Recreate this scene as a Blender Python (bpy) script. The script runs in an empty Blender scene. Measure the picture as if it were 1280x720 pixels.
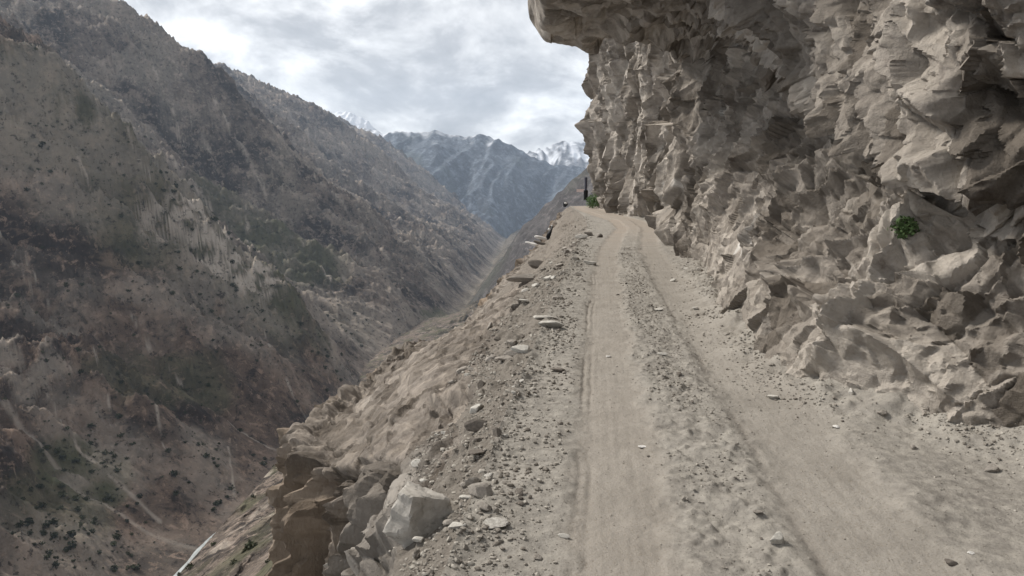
import bpy, math, random
import numpy as np
from mathutils import Vector, noise as mnoise
F4 = np.float32
rng = np.random.default_rng(11)
random.seed(5)
S = bpy.context.scene
COL = S.collection

# ------------------------------------------------------------------ numpy noise
_T = 4096
_G3 = rng.normal(size=(_T, 3)).astype(F4); _G3 /= np.linalg.norm(_G3, axis=1, keepdims=True)
_J3 = rng.random((_T, 3)).astype(F4)
_R3 = rng.uniform(-1, 1, (_T, 4)).astype(F4)

def _h(ix, iy, iz, seed):
    v = (ix * 73856093) ^ (iy * 19349663) ^ (iz * 83492791) ^ (seed * 2654435)
    v = v ^ (v >> 13); v = v * 1274126177; v = v ^ (v >> 16)
    return v & (_T - 1)

from concurrent.futures import ThreadPoolExecutor
_POOL = ThreadPoolExecutor(4)
def _chunks(fn, P, out_dim, step=25000):
    n = len(P); res = np.empty((n, out_dim), F4)
    def job(a): res[a:a + step] = fn(P[a:a + step])
    list(_POOL.map(job, range(0, n, step)))
    return res

def perlin(P, seed=0):
    P = np.asarray(P, F4)
    def f(p):
        i = np.floor(p).astype(np.int64); q = p - i
        w = q * q * q * (q * (q * 6 - 15) + 10)
        tot = np.zeros(len(p), F4)
        for dx in (0, 1):
            wx = w[:, 0] if dx else 1 - w[:, 0]
            for dy in (0, 1):
                wy = w[:, 1] if dy else 1 - w[:, 1]
                for dz in (0, 1):
                    wz = w[:, 2] if dz else 1 - w[:, 2]
                    g = _G3[_h(i[:, 0] + dx, i[:, 1] + dy, i[:, 2] + dz, seed)]
                    d = g[:, 0] * (q[:, 0] - dx) + g[:, 1] * (q[:, 1] - dy) + g[:, 2] * (q[:, 2] - dz)
                    tot += wx * wy * wz * d
        return tot[:, None]
    return _chunks(f, P, 1)[:, 0] * 1.5

def fbm(P, octs=4, seed=0, lac=2.03, gain=.5, ridged=False):
    P = np.asarray(P, F4); a = 1.0; t = 0; n = 0
    for o in range(octs):
        v = perlin(P, seed + o * 17)
        if ridged: v = 1 - 2 * np.abs(v)
        t = t + a * v; n += a; a *= gain; P = P * F4(lac)
    return t / n

def voro(P, seed=0):
    """returns F1, F2, local vector (3), random4 of nearest cell"""
    P = np.asarray(P, F4)
    def f(p):
        i = np.floor(p).astype(np.int64); n = len(p)
        f1 = np.full(n, 9, F4); f2 = np.full(n, 9, F4); vec = np.zeros((n, 3), F4); hid = np.zeros(n, np.int64)
        for dx in (-1, 0, 1):
            for dy in (-1, 0, 1):
                for dz in (-1, 0, 1):
                    a, b, c = i[:, 0] + dx, i[:, 1] + dy, i[:, 2] + dz
                    hh = _h(a, b, c, seed); J = _J3[hh]
                    v = p - np.stack([a, b, c], 1).astype(F4) - J
                    d = (v * v).sum(1)
                    nb = d < f1
                    f2 = np.where(nb, f1, np.minimum(f2, d)); f1 = np.where(nb, d, f1)
                    vec[nb] = v[nb]; hid[nb] = hh[nb]
        r = _R3[(hid * 31 + 7) & (_T - 1)]
        return np.concatenate([np.sqrt(f1)[:, None], np.sqrt(f2)[:, None], vec, r], 1)
    return _chunks(f, P, 9)

def facets(P, seed=0, k=.7, tilt=.8, hv=.25):
    """continuous lower envelope of tilted bowls, one per jittered cell: broad facets and scoops meeting in sharp crests; returns height and gap to the next facet"""
    P = np.asarray(P, F4)
    def f(p):
        i = np.floor(p).astype(np.int64); n = len(p)
        m1 = np.full(n, 9, F4); m2 = np.full(n, 9, F4); w = np.zeros(n, F4)
        for dx in (-1, 0, 1):
            for dy in (-1, 0, 1):
                for dz in (-1, 0, 1):
                    a, b, c = i[:, 0] + dx, i[:, 1] + dy, i[:, 2] + dz
                    hh = _h(a, b, c, seed); J = _J3[hh] * F4(.9) + F4(.05); r = _R3[(hh * 7 + 3) & (_T - 1)]
                    vx, vy, vz = p[:, 0] - a - J[:, 0], p[:, 1] - b - J[:, 1], p[:, 2] - c - J[:, 2]
                    e = F4(k) * (vx * vx + vy * vy + vz * vz) + F4(tilt) * (r[:, 0] * vx + r[:, 1] * vy + r[:, 2] * vz) + F4(hv) * r[:, 3]
                    w = np.where(e < m1, _J3[(hh * 13 + 5) & (_T - 1), 0], w); m2 = np.minimum(m2, np.maximum(m1, e)); m1 = np.minimum(m1, e)
        return np.stack([m1, m2 - m1, w], 1)
    return _chunks(f, P, 3)

def planes(P, seed=0, tilt=1.0, hv=.35, bev=.10):
    """fractured blocks: each jittered cell is one flat tilted face, neighbours joined by a narrow bevel; returns height, gap to the border and a random number per face"""
    P = np.asarray(P, F4)
    def f(p):
        i = np.floor(p).astype(np.int64); n = len(p)
        d1 = np.full(n, 9, F4); d2 = np.full(n, 9, F4); e1 = np.zeros(n, F4); e2 = np.zeros(n, F4); w = np.zeros(n, F4)
        for dx in (-1, 0, 1):
            for dy in (-1, 0, 1):
                for dz in (-1, 0, 1):
                    a, b, c = i[:, 0] + dx, i[:, 1] + dy, i[:, 2] + dz
                    hh = _h(a, b, c, seed); J = _J3[hh]; r = _R3[(hh * 7 + 3) & (_T - 1)]
                    vx, vy, vz = p[:, 0] - a - J[:, 0], p[:, 1] - b - J[:, 1], p[:, 2] - c - J[:, 2]
                    d = vx * vx + vy * vy + vz * vz; e = F4(tilt) * (r[:, 0] * vx + r[:, 1] * vy + r[:, 2] * vz) + F4(hv) * r[:, 3]
                    n1 = d < d1; n2 = (~n1) & (d < d2)
                    e2 = np.where(n1, e1, np.where(n2, e, e2)); d2 = np.where(n1, d1, np.where(n2, d, d2))
                    w = np.where(n1, _J3[(hh * 13 + 5) & (_T - 1), 0], w); e1 = np.where(n1, e, e1); d1 = np.where(n1, d, d1)
        gap = np.sqrt(d2) - np.sqrt(d1); k = np.clip(gap / bev, 0, 1); k = .5 + .5 * k * k * (3 - 2 * k)
        return np.stack([k * e1 + (1 - k) * e2, gap, w], 1)
    return _chunks(f, P, 3)

def sstep(a, b, x):
    t = np.clip((x - a) / (b - a), 0, 1); return t * t * (3 - 2 * t)

# ------------------------------------------------------------------ camera model and frames
FPX, CX, CY, HZ, CAMH = 889.0, 640.0, 360.0, 240.0, 2.0
PITCH = math.atan((CY - HZ) / FPX)
HEAD = math.atan((748 - CX) / FPX * math.cos(PITCH))      # heading of the road, right of the camera axis
SH, CH = math.sin(HEAD), math.cos(HEAD)
def ray(px, py):
    xc, yc = (px - CX) / FPX, (CY - py) / FPX
    return (xc, math.cos(PITCH) + yc * math.sin(PITCH), -math.sin(PITCH) + yc * math.cos(PITCH))
def at(px, py, Y):
    r = ray(px, py); k = Y / r[1]; return np.array([r[0] * k, Y, CAMH + r[2] * k])
def road2world(u, s, z):
    return np.stack([u * CH + s * SH, -u * SH + s * CH, z], -1)
def project(P):
    X, Y, Z = P[..., 0], P[..., 1], P[..., 2] - CAMH
    f = Y * math.cos(PITCH) - Z * math.sin(PITCH); u = Y * math.sin(PITCH) + Z * math.cos(PITCH)
    return CX + FPX * X / f, CY - FPX * u / f, f

# ------------------------------------------------------------------ mesh helpers
def mesh_from(name, V, Fc, mat=None, smooth=True, attrs=None, parent=None, link=True):
    me = bpy.data.meshes.new(name)
    V = np.asarray(V, F4); Fc = np.asarray(Fc, np.int32)
    me.vertices.add(len(V)); me.vertices.foreach_set('co', V.ravel())
    n, k = Fc.shape
    me.loops.add(n * k); me.loops.foreach_set('vertex_index', Fc.ravel())
    me.polygons.add(n); me.polygons.foreach_set('loop_start', np.arange(0, n * k, k, dtype=np.int32))
    me.polygons.foreach_set('loop_total', np.full(n, k, np.int32))
    me.update(calc_edges=True)
    me.polygons.foreach_set('use_smooth', np.full(n, smooth, bool))
    if attrs:
        for an, av in attrs.items():
            a = me.attributes.new(an, 'FLOAT', 'POINT'); a.data.foreach_set('value', np.asarray(av, F4).ravel())
    if mat: me.materials.append(mat)
    if not link: return me
    ob = bpy.data.objects.new(name, me); COL.objects.link(ob)
    if parent: ob.parent = parent
    return ob
def grid_faces(nr, nc):
    i = np.arange(nr * nc, dtype=np.int32).reshape(nr, nc)
    return np.stack([i[:-1, :-1], i[:-1, 1:], i[1:, 1:], i[1:, :-1]], -1).reshape(-1, 4)
def grid_normals(P):
    du = np.gradient(P, axis=0); dv = np.gradient(P, axis=1)
    n = np.cross(du, dv); return n / (np.linalg.norm(n, axis=-1, keepdims=True) + 1e-9)
def structure(o): o['kind'] = 'structure'; return o
def tag(o, label, cat, group=None):
    o['label'] = label; o['category'] = cat
    if group: o['group'] = group
    return o
def empty(name, loc):
    o = bpy.data.objects.new(name, None); o.location = loc; COL.objects.link(o); o.empty_display_size = .1; return o

# ------------------------------------------------------------------ material helpers
class NT:
    def __init__(s, name):
        s.m = bpy.data.materials.new(name); s.m.use_nodes = True; s.t = s.m.node_tree; s.b = s.t.nodes['Principled BSDF']
        s.b.inputs['Roughness'].default_value = .92; s.b.inputs['Specular IOR Level'].default_value = .15
    def n(s, typ, **kw):
        nd = s.t.nodes.new(typ)
        for k, v in kw.items():
            if k.startswith('_'): setattr(nd, k[1:], v)
        for k, v in kw.items():
            if not k.startswith('_'):
                i = nd.inputs[int(k[1:])] if k[0] == 'i' and k[1:].isdigit() else nd.inputs[k.replace('_', ' ')]
                s.put(i, v)
        return nd
    def put(s, i, v):
        if hasattr(v, 'links') or isinstance(v, bpy.types.NodeSocket): s.t.links.new(v, i)
        elif isinstance(v, (tuple, list)) and len(v) == 3 and i.type == 'RGBA': i.default_value = (*v, 1)
        else: i.default_value = v
    def pos(s): return s.n('ShaderNodeTexCoord').outputs['Object']
    def scale(s, vec, sc):
        return s.n('ShaderNodeMapping', i0=vec, Scale=sc).outputs[0]
    def noise(s, vec, scale, detail=5, rough=.6, dist=0.0):
        return s.n('ShaderNodeTexNoise', Vector=vec, Scale=scale, Detail=detail, Roughness=rough, Distortion=dist).outputs[0]
    def voro(s, vec, scale, feature='F1'):
        return s.n('ShaderNodeTexVoronoi', _feature=feature, Vector=vec, Scale=scale).outputs[0]
    def ramp(s, v, a, b, lo=0.0, hi=1.0):
        return s.n('ShaderNodeMapRange', Value=v, From_Min=a, From_Max=b, To_Min=lo, To_Max=hi).outputs[0]
    def math(s, op, a, b=0.0, clamp=False):
        return s.n('ShaderNodeMath', _operation=op, _use_clamp=clamp, i0=a, i1=b).outputs[0]
    def mix(s, f, a, b, typ='MIX'):
        nd = s.t.nodes.new('ShaderNodeMix'); nd.data_type = 'RGBA'; nd.blend_type = typ
        s.put(nd.inputs[0], f); s.put(nd.inputs[6], a); s.put(nd.inputs[7], b); return nd.outputs[2]
    def attr(s, name): return s.n('ShaderNodeAttribute', _attribute_name=name).outputs['Fac']
    def normz(s):
        g = s.n('ShaderNodeNewGeometry').outputs['Normal']
        return s.n('ShaderNodeSeparateXYZ', i0=g).outputs[2]
    def bump(s, h, strength, dist, prev=None):
        nd = s.n('ShaderNodeBump', Height=h, Strength=strength, Distance=dist)
        if prev is not None: s.put(nd.inputs['Normal'], prev)
        return nd.outputs[0]
    def done(s, col, normal=None):
        s.put(s.b.inputs['Base Color'], col)
        if normal is not None: s.put(s.b.inputs['Normal'], normal)
        return s.m

def mat_cliff():
    t = NT('cliff_rock'); p = t.pos()
    a = t.noise(p, .35, 6, .6); b = t.noise(p, 2.2, 6, .65, .4); c = t.noise(p, 14, 5, .7)
    col = t.mix(t.ramp(a, .35, .68), (.19, .168, .146), (.285, .258, .226))
    col = t.mix(t.ramp(b, .42, .72), col, (.35, .313, .27))
    col = t.mix(t.ramp(b, .40, .28), col, (.125, .102, .085))
    col = t.mix(t.math('MULTIPLY', t.ramp(c, .5, .72), 0.45), col, (.37, .335, .29))
    dust = t.math('MULTIPLY', t.ramp(t.normz(), .15, .75), .75)
    col = t.mix(dust, col, (.33, .296, .256))
    col = t.mix(t.attr('pale'), col, (.50, .48, .45))
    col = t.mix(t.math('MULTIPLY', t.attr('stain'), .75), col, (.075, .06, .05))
    col = t.mix(1.0, col, t.mix(t.ramp(t.attr('tone'), .22, .78), (.46, .44, .42), (1.3, 1.3, 1.3)), 'MULTIPLY')
    n = t.bump(t.noise(p, 9, 7, .7, .3), .9, .06)
    n = t.bump(t.noise(p, 40, 5, .75), .7, .02, n)
    return t.done(col, n)

def mat_ground():
    t = NT('dirt'); p = t.pos()
    a = t.noise(p, .8, 6, .6); b = t.noise(p, 9, 6, .7); c = t.noise(p, 70, 3, .7)
    loose = t.mix(t.ramp(a, .35, .65), (.165, .151, .133), (.245, .227, .20))
    loose = t.mix(t.ramp(b, .38, .7), loose, (.31, .287, .25))
    loose = t.mix(t.ramp(c, .42, .3), loose, (.105, .093, .08))
    packed = t.mix(t.ramp(t.noise(p, 1.7, 5, .6), .3, .7), (.22, .201, .175), (.285, .263, .232))
    packed = t.mix(t.ramp(c, .45, .36), packed, (.20, .174, .14))
    col = t.mix(t.attr('track'), loose, packed)
    col = t.mix(t.attr('warm'), col, (.29, .24, .193))
    col = t.mix(t.math('MULTIPLY', t.attr('edge'), .32), col, (.12, .10, .083))
    n = t.bump(b, .5, .03)
    n = t.bump(t.noise(p, 45, 5, .75), .65, .014, n)
    return t.done(col, n)

def mat_outcrop():
    t = NT('outcrop_rock'); p = t.pos()
    sp = t.scale(p, (1.0, 1.0, .45))
    a = t.noise(p, .5, 6, .6); b = t.noise(sp, 2.6, 6, .65, .5); c = t.noise(p, 18, 5, .7)
    col = t.mix(t.ramp(a, .35, .65), (.125, .107, .091), (.19, .166, .142))
    col = t.mix(t.ramp(b, .45, .72), col, (.29, .25, .208))
    col = t.mix(t.ramp(b, .40, .25), col, (.085, .067, .053))
    col = t.mix(t.math('MULTIPLY', t.ramp(c, .5, .75), .5), col, (.31, .277, .237))
    col = t.mix(t.attr('tan'), col, (.29, .215, .148))
    col = t.mix(t.attr('grey'), col, (.235, .215, .19))
    col = t.mix(t.attr('pale'), col, (.62, .59, .54))
    lo = t.mix(t.ramp(t.noise(p, 9, 6, .7), .38, .7), (.16, .142, .121), (.255, .23, .198))
    col = t.mix(t.attr('loose'), col, lo)
    sc = t.mix(t.ramp(t.noise(p, .12, 6, .7), .42, .58), (.11, .092, .07), (.06, .066, .035))
    col = t.mix(t.attr('scrub'), col, sc)
    col = t.mix(1.0, col, t.mix(t.ramp(t.attr('tone'), .2, .8), (.52, .50, .48), (1.25, 1.25, 1.25)), 'MULTIPLY')
    n = t.bump(t.noise(sp, 8, 7, .7, .3), .9, .07)
    n = t.bump(t.noise(p, 45, 4, .7), .7, .016, n)
    return t.done(col, n)

def mat_mountain(name, base=(.115, .092, .075), dark=(.030, .024, .021), pale=(.42, .365, .305), green=(.075, .076, .042), k=1.0):
    t = NT(name); p = t.pos()
    a = t.noise(p, .0035 * k, 8, .62, .3); b = t.noise(p, .018 * k, 7, .7, .4); c = t.noise(p, .09 * k, 5, .75)
    col = t.mix(t.ramp(a, .45, .56), dark, base)
    col = t.mix(t.ramp(b, .51, .60), col, tuple(x * 1.5 for x in base))
    col = t.mix(t.ramp(b, .44, .37), col, dark)
    m_ = t.noise(p, .045 * k, 6, .75, .5)
    col = t.mix(t.ramp(m_, .56, .63, 0, .8), col, tuple(x * 2.3 for x in base))
    col = t.mix(t.ramp(m_, .44, .38, 0, .85), col, tuple(x * .55 for x in dark))
    col = t.mix(t.ramp(c, .58, .64, 0, .5), col, tuple(x * 2.2 for x in base))
    col = t.mix(t.attr('brown'), col, t.mix(1.0, col, (.98, .86, .79), 'MULTIPLY'))
    g = t.math('MULTIPLY', t.attr('green'), t.ramp(b, .3, .6, .45, 1.0))
    col = t.mix(g, col, green)
    pl = t.math('MULTIPLY', t.attr('pale'), t.ramp(c, .3, .5, .55, 1.0))
    col = t.mix(pl, col, pale)
    col = t.mix(t.ramp(c, .43, .37, 0, .75), col, tuple(x * .55 for x in dark))
    col = t.mix(t.attr('snow'), col, (.80, .82, .86))
    n = t.bump(t.noise(p, .05 * k, 7, .75, .2), .8, 9 / k)
    return t.done(col, n)

def mat_stone(name, c0, c1):
    t = NT(name); p = t.pos(); oi = t.n('ShaderNodeObjectInfo')
    r = oi.outputs['Random']
    q = t.n('ShaderNodeVectorMath', _operation='ADD', i0=p, i1=oi.outputs['Location']).outputs[0]
    col = t.mix(r, c0, c1)
    col = t.mix(t.ramp(t.noise(q, 5, 5, .65), .4, .7), col, tuple(x * 1.25 for x in c1))
    col = t.mix(t.ramp(t.noise(q, 22, 5, .7), .45, .3), col, tuple(x * .65 for x in c0))
    n = t.bump(t.noise(q, 28, 6, .7), .5, .012)
    return t.done(col, n)

def mat_flat(name, col, rough=.8, var=.35, sc=8):
    t = NT(name); p = t.pos(); t.b.inputs['Roughness'].default_value = rough
    c = t.mix(t.ramp(t.noise(p, sc, 4, .6), .35, .65), tuple(x * (1 - var) for x in col), tuple(min(1, x * (1 + var)) for x in col))
    return t.done(c, t.bump(t.noise(p, sc * 4, 4, .6), .3, .01))

M_CLIFF, M_GROUND, M_OUT = mat_cliff(), mat_ground(), mat_outcrop()
M_STONE = mat_stone('grey_stone', (.15, .133, .115), (.27, .245, .215))
M_PALE = mat_stone('pale_stone', (.29, .27, .24), (.42, .40, .36))
t = NT('gravel_stone'); _r = t.n('ShaderNodeNewGeometry').outputs['Random Per Island']
M_GRAVEL = t.done(t.mix(t.ramp(t.noise(t.pos(), 40, 3), .3, .7), t.mix(_r, (.115, .10, .083), (.30, .275, .24)), t.mix(_r, (.16, .14, .12), (.37, .345, .30))))
M_WHITISH = mat_stone('whitish_stone', (.50, .48, .45), (.62, .60, .57))
M_DARK = mat_stone('dark_stone', (.085, .074, .063), (.14, .122, .105))

# ------------------------------------------------------------------ road shelf
def catmull(xs, ys, x):
    """monotone-ish cubic interpolation of rows ys (n,...) at xs"""
    xs = np.asarray(xs, float); ys = np.asarray(ys, float)
    d = np.diff(ys, axis=0) / np.diff(xs).reshape(-1, *([1] * (ys.ndim - 1)))
    m = np.zeros_like(ys); m[1:-1] = np.where(d[:-1] * d[1:] > 0, 2 * d[:-1] * d[1:] / (d[:-1] + d[1:] + 1e-12), 0)
    m[0], m[-1] = d[0], d[-1]
    k = np.clip(np.searchsorted(xs, x) - 1, 0, len(xs) - 2)
    h = (xs[k + 1] - xs[k]); t = np.clip((x - xs[k]) / h, 0, 1)
    sh = (*np.shape(x), *([1] * (ys.ndim - 1))); t = t.reshape(sh); h = h.reshape(sh)
    return ((2 * t**3 - 3 * t**2 + 1) * ys[k] + (t**3 - 2 * t**2 + t) * h * m[k] + (-2 * t**3 + 3 * t**2) * ys[k + 1] + (t**3 - t**2) * h * m[k + 1])

def rise(s): return np.interp(s, [-10, 40, 50, 60, 66, 75, 95], [0, 0, .25, .6, .72, .55, .1])
FOOT_S = [-8, 0, 3, 5, 6, 7.2, 8, 10.2, 14.2, 18.7, 29, 38, 44, 49, 54, 60, 64, 66, 68, 72, 80, 95]
FOOT_U = [4.8, 4.6, 4.2, 3.7, 3.2, 2.3, 2.05, 2.0, 2.3, 2.7, 3.9, 4.9, 5.0, 3.8, 1.9, .8, .45, .7, 1.5, 3.6, 9, 22]
EDGE_S = [-8, 0, 7, 15, 30, 40, 50, 60, 66, 72, 80, 95]
EDGE_U = [-.75, -.75, -.8, -.8, -.75, -.6, -.95, -2.0, -2.5, -1.7, 2.0, 14]
def foot(s): return catmull(FOOT_S, FOOT_U, s)
def edge(s): return catmull(EDGE_S, EDGE_U, s)
# wheel-track centre line, follows the shelf
def track_c(s): return np.interp(s, [-8, 15, 25, 33, 40, 47, 54, 60, 66, 80], [.82, .82, 1.0, 1.5, 2.0, 1.7, .2, -.9, -1.3, 4])

def ground(u, s):
    """height + masks of the road surface, road frame"""
    c = track_c(s); q = u - c
    P = np.stack([u, s, np.zeros_like(u)], -1).reshape(-1, 3)
    wob = perlin(P * F4(.55), 3).reshape(u.shape) * .05 + perlin(P * F4(2.1), 4).reshape(u.shape) * .018 + perlin(P * F4(7.0), 7).reshape(u.shape) * .012
    q = q + wob
    ragged = fbm(P * F4(3.2), 4, 12).reshape(u.shape) * .16 + fbm(P * F4(.6), 2, 13).reshape(u.shape) * .12
    lt = sstep(.44, .22, np.abs(q + .65) + ragged); rt = sstep(.52, .24, np.abs(q - .82) + ragged)
    far = sstep(24, 45, s)
    lt2 = np.maximum(lt, far * sstep(1.2, .4, np.abs(q) + ragged)); track = np.maximum(lt2, rt)
    f = edge(s); ft = foot(s)
    z = rise(s) + 0 * u
    z = z - .028 * lt - .032 * rt
    # sharp wheel grooves
    g1 = np.exp(-((q + .95) / .022) ** 2); g2 = np.exp(-((q + .3 * ragged - .43) / .045) ** 2); g3 = np.exp(-((q + .87) / .02) ** 2)
    brk = sstep(-.25, .25, perlin(np.stack([u.ravel() * .8, s.ravel() * .45, 0 * u.ravel()], -1), 9).reshape(u.shape))
    ed = np.clip(.8 * g1 * brk + g2 * (.15 + .75 * brk) + .5 * g3 * brk, 0, 1) * sstep(24, 10, s)
    z = z - .014 * ed + .008 * np.exp(-((q - .30) / .09) ** 2)
    # tyre streaks running along the tracks
    st = perlin(np.stack([u.ravel() * 22, s.ravel() * .5, 0 * u.ravel()], -1), 8).reshape(u.shape)
    z = z + .0022 * st * track
    # loose material
    lo = 1 - track
    big = fbm(P * F4(1.3), 4, 21).reshape(u.shape); sm = fbm(P * F4(6.0), 4, 22).reshape(u.shape)
    z = z + lo * (.06 * big + .016 * sm) + track * .012 * sm
    v = voro(P * F4(11.0), 5); lump = (np.clip(.5 - v[:, 0], 0, 1) * (v[:, 5] > .1)).reshape(u.shape)
    v2 = voro(P * F4(4.5), 6); lump2 = (np.clip(.45 - v2[:, 0], 0, 1) * (v2[:, 5] > .45)).reshape(u.shape)
    mid = np.exp(-((q - .02) / .38) ** 2)
    vg = sstep(.25, -.15, u - f)
    fr = sstep(1.1, .2, ft - u)
    z = z + .07 * np.exp(-((u - f + .12) / .16) ** 2) * (.6 + .9 * big) * sstep(40, 20, s)
    z = z + lo * (.25 + .75 * np.maximum(np.maximum(mid, vg), fr * .7)) * (.06 * lump + .10 * lump2)
    # dirt banked against the cliff foot
    z = z + .20 * (.7 + 1.2 * big) * sstep(.9, -.1, ft - u) ** 1.5 + .22 * np.clip(u - ft, 0, 2)
    near_ = sstep(22, 12, s)
    fa = facets(P * F4(7.0), 14, .5, .7, .4); fb = facets(P * F4(17.0), 15, .5, .7, .4)
    z = z - lo * near_ * (.035 * (fa[:, 0] - fa[:, 0].mean()) + .016 * (fb[:, 0] - fb[:, 0].mean())).reshape(u.shape) * (.30 + .70 * np.maximum(np.maximum(mid, vg), fr * .3))
    warm = sstep(12, 50, s) * .55 * track + lt * .10
    warm = warm * (.6 + .8 * np.clip(fbm(P * F4(.7), 3, 31).reshape(u.shape) + .4, 0, 1))
    return z, track, np.clip(warm, 0, 1), ed

def s_samples(a, b, k, lo):
    out = [a]
    while out[-1] < b: out.append(out[-1] + max(lo, k * abs(out[-1])))
    return np.array(out)
sg = np.concatenate([np.arange(-6, 2.2, .12), s_samples(2.2, 95, .0030, .007)])
tt = np.linspace(0, 1, 520)
U = edge(sg)[:, None] + (foot(sg)[:, None] + 1.1 - edge(sg)[:, None]) * tt[None, :]
Sg = np.repeat(sg[:, None], len(tt), 1)
Z, TR, WM, ED = ground(U, Sg)
road = structure(mesh_from('dirt_road', road2world(U, Sg, Z).reshape(-1, 3), grid_faces(len(sg), len(tt)), M_GROUND, True,
                 dict(track=TR, warm=WM, edge=ED)))
road_edge_z = Z[:, 0]

# ---- embankment: rubble verge, bare rock spur and the drop below it
ES = [-6, 1, 5, 6, 7.4, 9.6, 11.2, 13, 18, 21.5, 24, 30, 40, 50, 60, 66, 75, 95]
EP = [
 [(-1.05, -.18), (-1.3, -.5), (-1.5, -1.2), (-1.7, -2.2), (-2.0, -3.5), (-2.5, -6), (-6, -14), (-30, -46)],
 [(-1.05, -.18), (-1.3, -.5), (-1.5, -1.2), (-1.7, -2.2), (-2.0, -3.5), (-2.5, -6), (-6, -14), (-30, -46)],
 [(-1.2, -.25), (-1.5, -.6), (-1.8, -1.0), (-2.1, -1.6), (-2.3, -2.6), (-2.8, -5), (-6, -14), (-30, -46)],
 [(-1.2, -.28), (-1.55, -.62), (-1.9, -1.0), (-2.4, -1.6), (-2.75, -2.2), (-3.0, -4.5), (-6, -14), (-30, -46)],
 [(-1.25, -.3), (-1.7, -.65), (-2.1, -.95), (-2.4, -1.3), (-2.6, -2.3), (-2.95, -5.2), (-6, -14), (-30, -46)],
 [(-1.4, -.35), (-2.2, -.85), (-3.0, -1.4), (-3.55, -1.8), (-3.9, -2.3), (-4.2, -4.6), (-6.6, -14), (-30, -46)],
 [(-1.5, -.4), (-2.5, -.95), (-3.5, -1.6), (-4.3, -2.2), (-4.85, -2.6), (-5.2, -4.5), (-7, -14), (-30, -46)],
 [(-1.6, -.45), (-2.7, -1.0), (-4.0, -1.8), (-5.0, -2.5), (-5.7, -2.85), (-6.05, -4.2), (-7.5, -14), (-30, -46)],
 [(-1.8, -.55), (-3.0, -1.25), (-4.2, -2.1), (-5.3, -2.7), (-6.1, -2.95), (-6.5, -4.2), (-8, -14), (-30, -46)],
 [(-1.8, -.6), (-2.9, -1.3), (-3.9, -2.1), (-4.9, -2.65), (-5.6, -2.75), (-6.1, -4.3), (-8, -14), (-30, -46)],
 [(-1.8, -.6), (-2.8, -1.3), (-3.8, -2.1), (-4.5, -2.7), (-5.0, -3.3), (-5.8, -5.0), (-8, -14), (-30, -46)],
 [(-1.6, -.6), (-2.6, -1.35), (-3.6, -2.1), (-4.4, -2.5), (-5.1, -3.1), (-5.8, -4.6), (-8, -14), (-30, -46)],
 [(-1.4, -.5), (-2.2, -1.0), (-3.0, -1.5), (-3.8, -1.85), (-4.5, -2.3), (-5.2, -3.8), (-8, -14), (-30, -46)],
 [(-1.5, .05), (-2.0, -.15), (-2.6, -.35), (-3.0, -.55), (-3.4, -.85), (-4.1, -2.6), (-7.5, -14), (-30, -46)],
 [(-2.25, .5), (-2.5, .38), (-2.75, .25), (-2.95, .05), (-3.15, -.25), (-3.8, -2.2), (-7.5, -14), (-30, -46)],
 [(-2.7, .62), (-2.85, .55), (-3.0, .4), (-3.2, .2), (-3.4, -.1), (-4.0, -2.2), (-7.5, -14), (-30, -46)],
 [(-1.9, .45), (-2.1, .38), (-2.3, .25), (-2.5, .1), (-2.8, -.2), (-3.6, -2.2), (-7.5, -14), (-30, -46)],
 [(13.8, .05), (13.4, -.1), (13.0, -.3), (12.5, -.6), (12, -1), (11, -3), (6, -14), (-16, -46)],
]
es = sg[sg > -6.01]
ctrl = catmull(ES, np.array(EP).reshape(len(ES), -1), es).reshape(len(es), 8, 2)
ctrl = np.concatenate([np.stack([edge(es), road_edge_z[sg > -6.01]], -1)[:, None, :], ctrl], 1)
tk = np.concatenate([np.linspace(0, 1, 70, endpoint=False), np.linspace(1, 2, 70, endpoint=False), np.linspace(2, 5, 190, endpoint=False),
                     np.linspace(5, 6, 60, endpoint=False), np.linspace(6, 7, 110, endpoint=False), np.linspace(7, 8, 60)])
E = catmull(np.arange(9), np.moveaxis(ctrl, 1, 0), tk)           # (t, s, 2)
E = np.moveaxis(E, 0, 1)
Pe = road2world(E[..., 0], np.repeat(es[:, None], len(tk), 1), E[..., 1])
Ne = grid_normals(Pe); Ne *= np.sign(Ne[..., 2:3] + 1e-6)
Pl = np.stack([E[..., 0], np.repeat(es[:, None], len(tk), 1), E[..., 1]], -1)      # road frame
pf = Pl.reshape(-1, 3).astype(F4); Tk = np.repeat(tk[None, :], len(es), 0)
jit = fbm(pf * F4(.9), 3, 40).reshape(Tk.shape)
rock = sstep(1.0, 1.45, Tk + .55 * jit)                           # bare rock below the rubble verge
rock = rock * (1 - .55 * sstep(22, 30, Pl[..., 1]) * sstep(4.9, 4.0, Tk))
amp = rock * sstep(0, .6, Tk) 
# fractured slabs dipping with the slope, columnar on the steep faces
W = pf + .09 * np.stack([perlin(pf * F4(.8), 51), perlin(pf * F4(.8), 52), perlin(pf * F4(.8), 53)], -1)
def strike(k): return np.stack([(W[:, 0] - .5 * W[:, 2]) * k, (W[:, 1] + .45 * W[:, 0]) * k * .8, (W[:, 2] + .7 * W[:, 0]) * k * .8], -1).astype(F4)
v1 = planes(strike(.42), 60, 1.0, .4, .08); v2 = planes(strike(1.05), 61, 1.0, .4, .09); v3 = planes(strike(2.7), 62, 1.0, .4, .12); v4 = planes(strike(6.5), 63, 1.0, .4, .16)
steep = sstep(.75, .35, np.abs(Ne[..., 2]))
disp = (.40 * v1[:, 0] + .20 * v2[:, 0] + .11 * v3[:, 0] + .045 * v4[:, 0] - .12 * np.exp(-v1[:, 1] * 22) - .06 * np.exp(-v2[:, 1] * 20)).reshape(Tk.shape) + .08 * fbm(pf * F4(1.4), 4, 70).reshape(Tk.shape)
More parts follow.
